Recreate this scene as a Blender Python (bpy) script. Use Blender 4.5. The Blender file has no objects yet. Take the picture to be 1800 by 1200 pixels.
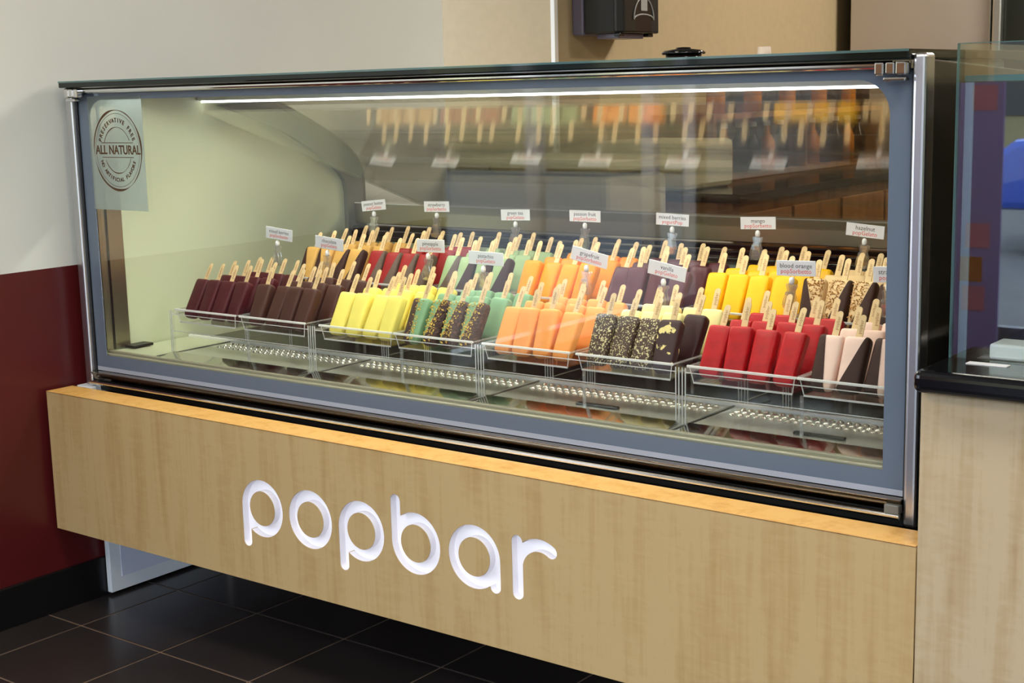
import bpy, bmesh, math, random
from mathutils import Vector, Matrix
random.seed(7)
SC = bpy.context.scene
COL = SC.collection
PI = math.pi

# ------------------------------------------------------------------ camera
cam_d = bpy.data.cameras.new('camera'); cam = bpy.data.objects.new('camera', cam_d); COL.objects.link(cam)
yaw, pitch, roll, fpx = -0.6583, 0.1734, -0.0248, 2513.5
f = Vector((math.sin(yaw)*math.cos(pitch), math.cos(yaw)*math.cos(pitch), -math.sin(pitch)))
r = f.cross(Vector((0, 0, 1))).normalized(); u = r.cross(f)
r2 = math.cos(roll)*r + math.sin(roll)*u; u2 = -math.sin(roll)*r + math.cos(roll)*u
M = Matrix((r2, u2, -f)).transposed().to_4x4(); M.translation = Vector((3.0589, -2.0527, 1.2836))
cam.matrix_world = M
cam_d.sensor_width = 36; cam_d.lens = fpx*36/1800; cam_d.clip_start = .05; cam_d.clip_end = 200
SC.camera = cam

# ------------------------------------------------------------------ world, lights, exposure
SC.view_settings.view_transform = 'Standard'; SC.view_settings.look = 'None'
SC.view_settings.gamma = 1; SC.view_settings.use_curve_mapping = False
SC.view_settings.exposure = 0.0
w = bpy.data.worlds.new('sky'); SC.world = w; w.use_nodes = True
nt = w.node_tree; bg = nt.nodes['Background']
tc = nt.nodes.new('ShaderNodeTexCoord'); sp = nt.nodes.new('ShaderNodeSeparateXYZ'); cr = nt.nodes.new('ShaderNodeValToRGB')
nt.links.new(tc.outputs['Generated'], sp.inputs[0]); nt.links.new(sp.outputs['Z'], cr.inputs[0])
cr.color_ramp.elements[0].color = (.80, .88, 1, 1); cr.color_ramp.elements[1].color = (.55, .72, 1, 1)
nt.links.new(cr.outputs[0], bg.inputs[0]); bg.inputs[1].default_value = 6.9
SC.cycles.use_denoising = True
SC.cycles.caustics_reflective = False; SC.cycles.caustics_refractive = False
SC.cycles.transparent_max_bounces = 40; SC.cycles.max_bounces = 10; SC.cycles.sample_clamp_indirect = 5

def area(name, loc, rot, sx, sy, power, color, parent=None):
    d = bpy.data.lights.new(name, 'AREA'); d.shape = 'RECTANGLE'; d.size = sx; d.size_y = sy; d.energy = power; d.color = color
    o = bpy.data.objects.new(name, d); COL.objects.link(o); o.location = loc; o.rotation_euler = rot
    if parent: o.parent = parent
    return o

# ------------------------------------------------------------------ materials
MATS = {}
def lin(c):
    return tuple(((v/255)/12.92 if v/255 <= .04045 else ((v/255+.055)/1.055)**2.4) for v in c)
def mat(name, rgb, rough=.5, metal=0, spec=.5, emit=0, noise=None, bump=None, coat=0, sss=0):
    """noise=(scale, amount) colour mottling; bump=(scale, strength)"""
    m = bpy.data.materials.new(name); m.use_nodes = True; nt = m.node_tree; b = nt.nodes['Principled BSDF']
    c = lin(rgb)
    b.inputs['Base Color'].default_value = (*c, 1); b.inputs['Roughness'].default_value = rough
    b.inputs['Metallic'].default_value = metal; b.inputs['Specular IOR Level'].default_value = spec
    b.inputs['Coat Weight'].default_value = coat
    if sss:
        b.inputs['Subsurface Weight'].default_value = sss; b.inputs['Subsurface Radius'].default_value = (.006, .004, .003)
        b.inputs['Subsurface Scale'].default_value = 1
    if emit:
        b.inputs['Emission Color'].default_value = (*c, 1); b.inputs['Emission Strength'].default_value = emit
    tcn = None
    if noise or bump: tcn = nt.nodes.new('ShaderNodeTexCoord')
    if noise:
        n = nt.nodes.new('ShaderNodeTexNoise'); n.inputs['Scale'].default_value = noise[0]; n.inputs['Detail'].default_value = 5
        nt.links.new(tcn.outputs['Object'], n.inputs['Vector'])
        rp = nt.nodes.new('ShaderNodeValToRGB'); a = noise[1]
        rp.color_ramp.elements[0].position = .3; rp.color_ramp.elements[1].position = .7
        rp.color_ramp.elements[0].color = (*[x*(1-a) for x in c], 1); rp.color_ramp.elements[1].color = (*[min(1, x*(1+a)) for x in c], 1)
        nt.links.new(n.outputs['Fac'], rp.inputs[0]); nt.links.new(rp.outputs[0], b.inputs['Base Color'])
    if bump:
        n = nt.nodes.new('ShaderNodeTexNoise'); n.inputs['Scale'].default_value = bump[0]; n.inputs['Detail'].default_value = 4
        nt.links.new(tcn.outputs['Object'], n.inputs['Vector'])
        bp = nt.nodes.new('ShaderNodeBump'); bp.inputs['Strength'].default_value = bump[1]; bp.inputs['Distance'].default_value = .002
        nt.links.new(n.outputs['Fac'], bp.inputs['Height']); nt.links.new(bp.outputs[0], b.inputs['Normal'])
    MATS[name] = m
    return m
def clear(name, tint=(1, 1, 1), f0=.04, rough=.0, gain=1.0, haze=0, hazecol=(.8, .8, .8)):
    """thin clear sheet: see-through with Schlick reflection, plus optional faint diffuse haze"""
    m = bpy.data.materials.new(name); m.use_nodes = True; nt = m.node_tree; nt.nodes.clear()
    o = nt.nodes.new('ShaderNodeOutputMaterial'); mx = nt.nodes.new('ShaderNodeMixShader')
    t = nt.nodes.new('ShaderNodeBsdfTransparent'); t.inputs[0].default_value = (*tint, 1)
    g = nt.nodes.new('ShaderNodeBsdfGlossy'); g.inputs['Roughness'].default_value = rough; g.inputs['Color'].default_value = (1, 1, 1, 1)
    lw = nt.nodes.new('ShaderNodeLayerWeight'); lw.inputs[0].default_value = .5
    p = nt.nodes.new('ShaderNodeMath'); p.operation = 'POWER'; p.inputs[1].default_value = 5
    ml = nt.nodes.new('ShaderNodeMath'); ml.operation = 'MULTIPLY_ADD'; ml.inputs[1].default_value = (1-f0)*gain; ml.inputs[2].default_value = f0*gain
    nt.links.new(lw.outputs['Facing'], p.inputs[0]); nt.links.new(p.outputs[0], ml.inputs[0]); nt.links.new(ml.outputs[0], mx.inputs[0])
    nt.links.new(t.outputs[0], mx.inputs[1]); nt.links.new(g.outputs[0], mx.inputs[2])
    last = mx
    if haze:
        d = nt.nodes.new('ShaderNodeBsdfDiffuse'); d.inputs[0].default_value = (*hazecol, 1)
        tl = nt.nodes.new('ShaderNodeBsdfTranslucent'); tl.inputs[0].default_value = (*hazecol, 1)
        dm = nt.nodes.new('ShaderNodeMixShader'); dm.inputs[0].default_value = .5
        nt.links.new(d.outputs[0], dm.inputs[1]); nt.links.new(tl.outputs[0], dm.inputs[2])
        m2 = nt.nodes.new('ShaderNodeMixShader'); m2.inputs[0].default_value = haze
        nt.links.new(mx.outputs[0], m2.inputs[1]); nt.links.new(dm.outputs[0], m2.inputs[2]); last = m2
    nt.links.new(last.outputs[0], o.inputs[0])
    MATS[name] = m
    return m
def wood(name, base, dark, light, rough=.42):
    m = bpy.data.materials.new(name); m.use_nodes = True; nt = m.node_tree; b = nt.nodes['Principled BSDF']
    b.inputs['Roughness'].default_value = rough
    tcn = nt.nodes.new('ShaderNodeTexCoord')
    def ns(scale, sc, detail=4, dist=0):
        mp = nt.nodes.new('ShaderNodeMapping'); mp.inputs['Scale'].default_value = sc
        nt.links.new(tcn.outputs['Object'], mp.inputs[0])
        n = nt.nodes.new('ShaderNodeTexNoise'); n.inputs['Scale'].default_value = scale; n.inputs['Detail'].default_value = detail
        n.inputs['Distortion'].default_value = dist
        nt.links.new(mp.outputs[0], n.inputs['Vector']); return n
    fine = ns(90, (1, 1, .05)); broad = ns(22, (1, 1, .10), 3, .5); fig = ns(60, (.35, .35, 1.1), 3, .8)
    ad = nt.nodes.new('ShaderNodeMath'); ad.operation = 'MULTIPLY_ADD'; ad.inputs[1].default_value = .55
    nt.links.new(fine.outputs['Fac'], ad.inputs[0]); nt.links.new(broad.outputs['Fac'], ad.inputs[2])
    a2 = nt.nodes.new('ShaderNodeMath'); a2.operation = 'MULTIPLY_ADD'; a2.inputs[1].default_value = .35
    nt.links.new(fig.outputs['Fac'], a2.inputs[0]); nt.links.new(ad.outputs[0], a2.inputs[2])
    rp = nt.nodes.new('ShaderNodeValToRGB'); e = rp.color_ramp.elements
    e[0].position = .66; e[0].color = (*lin(dark), 1); e[1].position = 1.12 if False else 1.0; e[1].color = (*lin(light), 1)
    k = e.new(.84); k.color = (*lin(base), 1)
    nt.links.new(a2.outputs[0], rp.inputs[0]); nt.links.new(rp.outputs[0], b.inputs['Base Color'])
    MATS[name] = m
    return m
def speck(name, c1, c2, scale, thr, rough=.6, bump=.5, soft=.06):
    m = bpy.data.materials.new(name); m.use_nodes = True; nt = m.node_tree; b = nt.nodes['Principled BSDF']
    b.inputs['Roughness'].default_value = rough
    tcn = nt.nodes.new('ShaderNodeTexCoord'); n = nt.nodes.new('ShaderNodeTexNoise')
    n.inputs['Scale'].default_value = scale; n.inputs['Detail'].default_value = 4
    oi = nt.nodes.new('ShaderNodeObjectInfo'); vm = nt.nodes.new('ShaderNodeVectorMath'); vm.operation = 'ADD'
    nt.links.new(tcn.outputs['Object'], vm.inputs[0]); nt.links.new(oi.outputs['Random'], vm.inputs[1])
    nt.links.new(vm.outputs[0], n.inputs['Vector'])
    rp = nt.nodes.new('ShaderNodeValToRGB'); e = rp.color_ramp.elements
    e[0].position = thr; e[0].color = (*lin(c1), 1); e[1].position = thr+soft; e[1].color = (*lin(c2), 1)
    nt.links.new(n.outputs['Fac'], rp.inputs[0]); nt.links.new(rp.outputs[0], b.inputs['Base Color'])
    bp = nt.nodes.new('ShaderNodeBump'); bp.inputs['Strength'].default_value = bump; bp.inputs['Distance'].default_value = .002
    nt.links.new(n.outputs['Fac'], bp.inputs['Height']); nt.links.new(bp.outputs[0], b.inputs['Normal'])
    MATS[name] = m
    return m

wood('maple', (188, 158, 108), (180, 149, 98), (196, 168, 119))
wood('maple_grey', (188, 164, 127), (178, 151, 114), (198, 177, 143))
wood('maple_edge', (226, 172, 92), (212, 156, 78), (234, 184, 106))
wood('brown_wood', (128, 88, 50), (100, 64, 34), (150, 106, 62))
mat('wall_white', (222, 226, 222), .42, noise=(3, .015), spec=.35)
mat('wall_maroon', (82, 22, 24), .33, noise=(4, .05))
mat('wall_beige', (176, 157, 122), .7, noise=(30, .03))
mat('ceiling_white', (225, 222, 214), .8)
mat('base_black', (14, 14, 16), .35)
mat('tile', (47, 42, 41), .25, noise=(5, .12), bump=(40, .08))
mat('grout', (128, 104, 84), .9)
mat('letter_white', (240, 238, 244), .6)
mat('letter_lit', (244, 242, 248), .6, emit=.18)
mat('sill_beige', (150, 146, 124), .35)
mat('alu', (206, 206, 208), .30, metal=1)
mat('chrome', (222, 222, 222), .10, metal=1)
mat('dark_metal', (120, 104, 84), .14, metal=1)
mat('steel', (222, 224, 216), .26, metal=.75, bump=(14, .25))
mat('steel_flat', (190, 192, 186), .06, metal=1)
mat('steel_brushed', (178, 168, 146), .30, metal=1)
mat('steel_dark', (78, 80, 76), .22, metal=1)
mat('steel_fridge', (196, 188, 182), .38, metal=.55)
mat('frame_blue', (102, 115, 132), .22)
mat('frame_strip', (176, 178, 188), .3)
mat('panel_green', (204, 210, 176), .36)
mat('grey_plastic', (112, 112, 104), .4)
mat('roof_grey', (140, 142, 124), .5)
mat('black', (12, 12, 13), .4)
mat('black_gloss', (10, 11, 16), .12)
mat('lid_dark', (16, 26, 24), .06)
mat('end_dark', (44, 42, 38), .25)
mat('white_panel', (232, 238, 244), .4)
mat('white_inset', (214, 220, 240), .5)
mat('white_paint', (236, 234, 226), .5)
mat('navy', (22, 22, 30), .4)
mat('led', (255, 255, 250), .5, emit=4)
mat('card', (238, 238, 240), .45)
mat('ink', (70, 62, 60), .7)
mat('ink_red', (226, 84, 66), .7)
mat('ink_brown', (84, 58, 34), .7)
mat('ball_white', (246, 246, 246), .4)
mat('stick_wood', (218, 188, 138), .65, noise=(60, .06))
mat('stick_ink', (150, 104, 66), .7)
mat('disp_black', (20, 20, 22), .3)
mat('disp_side', (104, 100, 122), .3)
mat('emblem', (150, 150, 148), .5)
mat('purple', (168, 146, 214), .5)
mat('car_blue', (38, 84, 200), .2, coat=1)
mat('car_glass', (12, 14, 18), .05)
mat('rubber', (16, 16, 16), .7)
mat('pavement', (120, 118, 114), .9, noise=(6, .1))
mat('bld_tan', (150, 140, 100), .9, noise=(3, .1))
mat('amber', (196, 120, 26), .2)
mat('bottle_dark', (40, 24, 20), .15)
mat('cup_paper', (232, 214, 198), .7)
mat('ice_white', (222, 216, 196), .5)
mat('pink', (214, 130, 150), .6)
mat('lightpanel', (255, 244, 225), .5, emit=2.5)
clear('acrylic', (.985, .99, .985), .045, .02)
mat('acrylic_edge', (226, 232, 230), .12, spec=.8)
clear('acrylic_rim', (.97, .98, .97), .16, .05, 1.0, haze=.22, hazecol=(.97, .98, .97))
clear('acrylic_glint', (.98, .99, .98), .2, .05, 1.0, haze=.80, hazecol=(.98, .99, .99))  # white haze stands in for light caught along the acrylic edges
clear('glass', (.97, .985, .975), .042, 0)
clear('glass_rear', (.93, .91, .85), .05, .14, .55)
clear('glass_inner', (.97, .96, .92), .042, .075, 1.05)
clear('glass_guard', (.93, .97, .96), .095, .012)
clear('glass_green', (.90, .96, .95), .05, 0)
clear('glass_edge', (.25, .55, .55), .2, .05, 1, haze=.4, hazecol=(.25, .5, .52))
clear('seal_blue', (.85, .95, 1), .1, .05, 1, haze=.30, hazecol=(.55, .75, .85))
clear('film', (.9, .95, .93), .03, .3, 1, haze=.55, hazecol=(.56, .63, .61))
clear('clip', (.97, .97, .96), .12, .03, 1.6, haze=.10, hazecol=(.9, .9, .88))

# ------------------------------------------------------------------ mesh helpers
class MB:
    def __init__(s): s.v = []; s.f = []; s.m = []
    def add(s, vs, fs, mi=0):
        o = len(s.v); s.v += [tuple(x) for x in vs]
        for q in fs: s.f.append(tuple(i+o for i in q)); s.m.append(mi)
        return s
    def box(s, x0, x1, y0, y1, z0, z1, mi=0):
        vs = [(x, y, z) for z in (z0, z1) for y in (y0, y1) for x in (x0, x1)]
        return s.add(vs, [(0, 2, 3, 1), (4, 5, 7, 6), (0, 1, 5, 4), (2, 6, 7, 3), (0, 4, 6, 2), (1, 3, 7, 5)], mi)
    def prism(s, pts, axis, a, b, mi=0):
        """polygon pts (2D) extruded along axis 0/1/2 from a to b"""
        n = len(pts)
        def P(q, t):
            return {0: (t, q[0], q[1]), 1: (q[0], t, q[1]), 2: (q[0], q[1], t)}[axis]
        vs = [P(q, a) for q in pts]+[P(q, b) for q in pts]
        fs = [tuple(range(n))[::-1], tuple(range(n, 2*n))]+[(i, (i+1) % n, n+(i+1) % n, n+i) for i in range(n)]
        return s.add(vs, fs, mi)
    def lathe(s, prof, cx, cy, z0=0, n=24, mi=0):
        vs = []; k = len(prof)
        for i in range(n):
            a = 2*PI*i/n
            for (rr, z) in prof: vs.append((cx+rr*math.cos(a), cy+rr*math.sin(a), z0+z))
        fs = []
        for i in range(n):
            j = (i+1) % n
            for q in range(k-1): fs.append((i*k+q, j*k+q, j*k+q+1, i*k+q+1))
        s.add(vs, fs, mi)
        return s
    def tube(s, p0, p1, rad, n=10, mi=0, r1=None):
        p0 = Vector(p0); p1 = Vector(p1); d = (p1-p0).normalized()
        a = d.orthogonal().normalized(); b = d.cross(a); r1 = rad if r1 is None else r1
        vs = [p0+rad*(math.cos(2*PI*i/n)*a+math.sin(2*PI*i/n)*b) for i in range(n)]
        vs += [p1+r1*(math.cos(2*PI*i/n)*a+math.sin(2*PI*i/n)*b) for i in range(n)]
        fs = [tuple(range(n))[::-1], tuple(range(n, 2*n))]+[(i, (i+1) % n, n+(i+1) % n, n+i) for i in range(n)]
        return s.add(vs, fs, mi)
    def mesh(s, name, mats, smooth=False, bevel=0, seg=2, fix=True):
        me = bpy.data.meshes.new(name); me.from_pydata(s.v, [], s.f)
        for i, p in enumerate(me.polygons): p.material_index = s.m[i]
        bm = bmesh.new(); bm.from_mesh(me)
        if fix: bmesh.ops.recalc_face_normals(bm, faces=bm.faces)
        if bevel: bmesh.ops.bevel(bm, geom=[e for e in bm.edges if len(e.link_faces) == 2 and e.calc_face_angle(0) > .6], offset=bevel, segments=seg, affect='EDGES', profile=.5)
        bm.to_mesh(me); bm.free()
        for mm in (mats if isinstance(mats, (list, tuple)) else [mats]): me.materials.append(MATS[mm])
        if smooth: me.shade_smooth() if smooth is True else me.shade_smooth()
        return me
    def build(s, name, mats, parent=None, smooth=False, bevel=0, seg=2, local=False):
        return link(name, s.mesh(name, mats, smooth, bevel, seg), parent, local)
def link(name, me, parent=None, local=False):
    o = bpy.data.objects.new(name, me); COL.objects.link(o)
    if parent:
        o.parent = parent
        if not local: # geometry given in world coordinates
            off = Vector((0, 0, 0)); q = parent
            while q: off += q.location; q = q.parent
            o.location = -off
    return o
def thing(name, label, cat, loc=(0, 0, 0), group=None, rot=(0, 0, 0)):
    o = bpy.data.objects.new(name, None); COL.objects.link(o); o.location = loc; o.rotation_euler = rot
    o.empty_display_size = .05
    return tag(o, label, cat, group)
def tag(o, label, cat, group=None, kind=None):
    o['label'] = label; o['category'] = cat
    if group: o['group'] = group
    if kind: o['kind'] = kind
    return o
def struct(o, label=None):
    o['kind'] = 'structure'
    if label: o['label'] = label
    return o
def B(*a): return MB().box(*a)
def text_mesh(body, size, mname, extrude=.0002, res=2, align='CENTER', spacing=1.0, sx=1.0, bold=0):
    cu = bpy.data.curves.new('t', 'FONT'); cu.body = body; cu.size = size; cu.extrude = extrude; cu.resolution_u = res
    cu.offset = bold; cu.align_x = align; cu.align_y = 'CENTER'; cu.space_character = spacing
    o = bpy.data.objects.new('t', cu); COL.objects.link(o)
    bpy.context.view_layer.update()
    me = bpy.data.meshes.new_from_object(o.evaluated_get(bpy.context.evaluated_depsgraph_get()))
    bpy.data.objects.remove(o); bpy.data.curves.remove(cu)
    me.transform(Matrix.Diagonal((sx, 1, 1, 1)))
    me.materials.clear(); me.materials.append(MATS[mname])
    return me

# ------------------------------------------------------------------ the room
YF, YB, XR, ZC = -4.5, 5.0, 6.5, 3.0
XW = -.02
# left wall (runs along y), white above a maroon dado; ends at a corner behind the case; window bay further forward
wl = MB()
for (a, b) in ((-1.32, 1.6), (-4.5, -3.05)):
    wl.box(XW-.12, XW, a, b, .8765, ZC, 0).box(XW-.12, XW, a, b, 0, .8765, 1)
wl.box(XW-.12, XW, -3.05, -1.32, 2.6, ZC, 0).box(XW-.12, XW, -3.05, -1.32, 0, .35, 1)
struct(wl.build('wall_left', ['wall_white', 'wall_maroon']), 'white painted wall with maroon lower half')
struct(B(XW, XW+.012, -1.32, 1.6, 0, .104).build('baseboard_left', 'base_black', bevel=.002), 'black baseboard under the maroon wall')
win = MB()
for y in (-3.05, -2.72, -1.93, -1.36): win.box(XW-.09, XW-.03, y, y+.045, .35, 2.6)
win.box(XW-.09, XW-.03, -3.05, -1.32, .35, .40).box(XW-.09, XW-.03, -3.05, -1.32, 2.55, 2.6)
struct(win.build('window_1', 'alu'))
# back walls
struct(B(-3.0, .14, 2.0, 2.12, 0, ZC).build('wall_back', 'wall_beige'), 'beige wall behind the display case')
struct(B(.02, .14, 2.12, 5.0, 0, ZC).build('wall_side', 'wall_beige'), 'beige side wall with the towel dispenser')
struct(MB().prism([(.130, 1.994), (.146, 1.994), (.146, 2.014), (.14, 2.014), (.14, 2.0), (.130, 2.0)], 2, 0, ZC).build('trim_1', 'white_paint'), 'white corner bead on the beige wall')
struct(B(.02, XR, YB, YB+.12, 0, ZC).build('wall_far', 'wall_beige'))
struct(B(XR, XR+.12, YF, YB, 0, ZC).build('wall_right', 'wall_beige'))
struct(B(-3.0, XR, YF, YB, ZC, ZC+.1).build('ceiling', 'ceiling_white'))
struct(B(-3.12, -3.0, 1.6, 2.12, 0, ZC).build('wall_passage', 'wall_beige'))
# storefront wall behind the viewer: posts, a low sill, a solid panel added to block sky reflections
sf = MB()
for x in (-.1, 1.15, 2.5, 3.85, 5.2, 6.4): sf.box(x, x+.08, YF-.06, YF, 0, ZC)
sf.box(-.1, XR, YF-.06, YF, 2.7, ZC).box(-.1, XR, YF-.06, YF, 0, .12).box(-.14, .70, YF-.07, YF+.01, 0, ZC, 1)
struct(sf.build('wall_front', ['alu', 'brown_wood']))
# floor: grout bed with one object per tile
fl = struct(B(XW-3, XR, YF, YB, -.03, -.0015).build('floor', 'grout'), 'dark tiled floor with thin brown grout')
T = .305; GX, GY = .1235, -.0385
tile_me = MB().box(.0022, T-.0022, .0022, T-.0022, -.012, 0).mesh('tile', 'tile', bevel=.0012, seg=1)
far = MB(); near = []
for i in range(-1, 22):
    for j in range(-15, 17):
        x, y = GX+i*T, GY+j*T
        if x+T < XW or y < YF-T or x > XR: continue
        if -1 <= i <= 8 and -9 <= j <= 3: near.append((x, y))
        else: far.box(x+.0022, x+T-.0022, y+.0022, y+T-.0022, -.012, 0)
for (x, y) in near:
    o = link('tile', tile_me, fl, True); o.location = (x, y, 0)
fo = far.build('tile_field', 'tile', fl); fo['kind'] = 'stuff'
# outside
struct(B(-30, 30, -40, YF-.06, -.08, -.05).build('ground', 'pavement'))
ob = thing('shop_building', 'tan building across the street outside', 'building', (0, -17, 0))
B(-14, 14, -19, -17, 0, 5).build('facade', 'bld_tan', ob)
for k in range(6): B(-12+4*k, -10+4*k, -17.02, -16.98, .8, 2.6).build('window', 'car_glass', ob)

# ceiling light panels; the unseen rear pair is added to brighten the back walls
for i, (x, y) in enumerate(((1.0, -.9), (1.0, -3.0), (3.2, -.9), (3.2, -3.0), (2.0, 3.6), (4.3, 2.9), (5.2, -.9))):
    t = thing('ceiling_light', 'square ceiling light panel '+['over the fascia near the left wall', 'by the left window bay', 'over the viewer', 'by the middle of the shop window', 'added over the back counter to brighten the beige walls', 'added on the right to brighten the back room', 'over the right end of the shop'][i], 'ceiling light', (x, y, ZC-.03), 'ceiling light panels')
    B(x-.32, x+.32, y-.32, y+.32, ZC-.03, ZC).build('frame', 'white_paint', t)
    B(x-.29, x+.29, y-.29, y+.29, ZC-.034, ZC-.03).build('diffuser', 'lightpanel', t)
    area('lamp', (0, 0, -.012), (0, 0, 0), .56, .56, 22 if y < 0 else 85, (1, .93, .80) if y < 0 else (1, .93, .82), t)

# ------------------------------------------------------------------ maple fascia with recessed letters
FX, FT, FZ0, FZ1 = 2.25, .077, .2212, .575
fas = thing('maple_fascia', 'long pale maple panel with white recessed letters below the glass case', 'panel', (FX/2, FT/2, FZ0))
RO, RI, SW, CZ = .0645, .039, .0262, .3955
def arc(cx, cz, rad, a0, a1, n=28):
    return [(cx+rad*math.cos(a0+(a1-a0)*i/n), cz+rad*math.sin(a0+(a1-a0)*i/n)) for i in range(n+1)]
def letter_p(cx, zb):
    h = SW/2; ax = -RO+SW; a = math.acos(ax/RO)
    pts = arc(cx, CZ, RO, -a, PI, 48)
    pts += arc(cx-RO+h, zb+h, h, PI, 2*PI, 12)
    return pts, arc(cx, CZ, RI, 0, 2*PI, 47)
def letter_b(cx, zt):
    p, q = letter_p(cx, 2*CZ-zt)
    return [(x, 2*CZ-z) for x, z in p][::-1], q
def letter_a(cx, zb):
    p, q = letter_p(cx, zb)
    return [(2*cx-x, z) for x, z in p][::-1], q
def letter_o(cx): return arc(cx, CZ, RO, 0, 2*PI, 55)[:-1], arc(cx, CZ, RI, 0, 2*PI, 47)
def letter_r(xl, zb, zt):
    cx = xl+RO; h = SW/2; xr = xl+SW
    pts = arc(xl+h, zb+h, h, PI, 2*PI, 12)                       # stem foot, left to right
    ai = PI-math.acos((cx-xr)/RI) if cx-xr < RI else PI
    cz = CZ-.001
    pts += arc(cx, cz, RI, ai, math.radians(56), 18)
    e = math.radians(56); mx, mz = cx+(RO+RI)/2*math.cos(e), cz+(RO+RI)/2*math.sin(e)
    pts += arc(mx, mz, (RO-RI)/2, e+PI, e+2*PI, 10)[1:-1]
    ao = PI-math.acos((cx-xr)/RO)
    pts += arc(cx, cz, RO, e, ao, 18)
    pts += arc(xl+h, zt-h, h, 0, PI, 12)
    return pts, None
LET = [('p', letter_p(.768, .3017)), ('o', letter_o(.9165)), ('p', letter_p(1.0648, .3017)), ('b', letter_b(1.2145, .4901)),
       ('a', letter_a(1.365, .3309)), ('r', letter_r(1.4578, .3304, .4583))]
cu = bpy.data.curves.new('fascia', 'CURVE'); cu.dimensions = '2D'; cu.fill_mode = 'BOTH'
def spl(pts):
    s = cu.splines.new('POLY'); s.points.add(len(pts)-1)
    for k, (x, z) in enumerate(pts): s.points[k].co = (x, z, 0, 1)
    s.use_cyclic_u = True
spl([(0, FZ0), (FX, FZ0), (FX, FZ1), (0, FZ1)])
for _, (o_, i_) in LET:
    spl(o_)
    if i_: spl(i_[:-1] if abs(i_[0][0]-i_[-1][0]) < 1e-9 else i_)
cu.extrude = .009
co = bpy.data.objects.new('c', cu); COL.objects.link(co); bpy.context.view_layer.update()
fm = bpy.data.meshes.new_from_object(co.evaluated_get(bpy.context.evaluated_depsgraph_get()))
bpy.data.objects.remove(co)
# curve plane (x, z) -> world (x, y, z); front at y=0
fm.transform(Matrix(((1, 0, 0, 0), (0, 0, -1, .009), (0, 1, 0, 0), (0, 0, 0, 1))))
fm.materials.clear(); fm.materials.append(MATS['maple'])
link('face_board', fm, fas)
B(0, FX, .0185, FT, FZ0, FZ1-.0012).build('core_board', 'maple', fas)
B(0, FX, .0006, FT, FZ1-.0010, FZ1+.0006).build('top_edge_band', 'maple_edge', fas)
B(0, FX, -.0003, .0006, FZ1-.0014, FZ1-.0002).build('edge_seam', 'brown_wood', fas)
for nm, (o_, i_) in LET:
    xs = [q[0] for q in o_]; zs = [q[1] for q in o_]
    m_ = MB().box(min(xs)-.006, max(xs)+.006, .0178, .0184, min(zs)-.006, max(zs)+.006)
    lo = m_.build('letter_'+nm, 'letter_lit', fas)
    # white lining along the walls of the recess
    ln = MB()
    for loop in (o_, i_):
        if not loop: continue
        n = len(loop)
        cxm = sum(q[0] for q in loop)/n; czm = sum(q[1] for q in loop)/n
        vs = []; fs = []
        for k, (x, z) in enumerate(loop):
            a = Vector(loop[(k-1) % n]); b = Vector(loop[(k+1) % n]); t = (b-a)
            if t.length < 1e-9: t = Vector((1, 0))
            t.normalize(); nn = Vector((-t[1], t[0]))
            area2 = sum(loop[q][0]*loop[(q+1) % n][1]-loop[(q+1) % n][0]*loop[q][1] for q in range(n))
            sgn = (1 if area2 > 0 else -1)*(1 if loop is o_ else -1)*.0004
            vs += [(x+nn[0]*sgn, .0006, z+nn[1]*sgn), (x+nn[0]*sgn, .0179, z+nn[1]*sgn)]
        for k in range(n):
            j = (k+1) % n; fs.append((2*k, 2*j, 2*j+1, 2*k+1))
        ln.add(vs, fs)
    link('recess_lining', ln.mesh('recess_lining', 'letter_white', fix=False), lo)

# ------------------------------------------------------------------ counter on the right
ct = thing('service_counter', 'maple faced counter with black bullnose top on the right', 'counter', (2.9, .4, 0))
B(2.2525, 3.9, 0, .02, 0, .824).build('front_panel', 'maple_grey', ct)
B(2.256, 3.9, .02, .75, 0, .82).build('carcass', 'black', ct)
B(2.250, 3.92, -.034, .80, .824, .859).build('countertop', 'black_gloss', ct, bevel=.012, seg=4)
gb = thing('glass_sneeze_guard', 'clear glass box with green edges on the black countertop', 'glass box', (2.9, .3, .859))
gy, gx = .085, 2.262
B(gx, 3.8, gy, gy+.008, .8595, 1.337).build('front_pane', 'glass_guard', gb)
B(gx, gx+.008, gy+.0085, .62, .8595, 1.337).build('side_pane', 'glass_green', gb)
B(gx+.009, 3.8, gy+.009, .62, 1.281, 1.289).build('shelf_pane', 'glass_green', gb)
B(gx-.0006, gx+.0004, gy-.0005, gy+.0085, .8595, 1.337).build('edge', 'glass_edge', gb)
B(gx, 3.8, gy-.0006, gy+.0086, 1.3366, 1.3376).build('edge', 'glass_edge', gb)
B(gx+.009, 3.8, gy+.0082, gy+.0094, 1.2805, 1.2895).build('edge', 'glass_edge', gb)
B(gx+.0095, gx+.022, gy+.0095, gy+.014, .8598, 1.28).build('corner_seal', 'seal_blue', gb)
B(gx+.012, 3.8, .625, .64, .8595, 1.28).build('back_panel', 'navy', gb)
B(gx+.0085, gx+.0115, gy+.04, .62, .8595, 1.279).build('side_lining', 'navy', gb)
tag(B(2.30, 2.362, .052, .070, .8592, .8602).build('price_card', 'card'), 'small white card lying on the black countertop before the glass box', 'card')
tag(B(2.318, 2.60, .101, .16, .8598, .884).build('napkin_box', 'card', bevel=.004), 'low white box inside the glass box', 'box')

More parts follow.
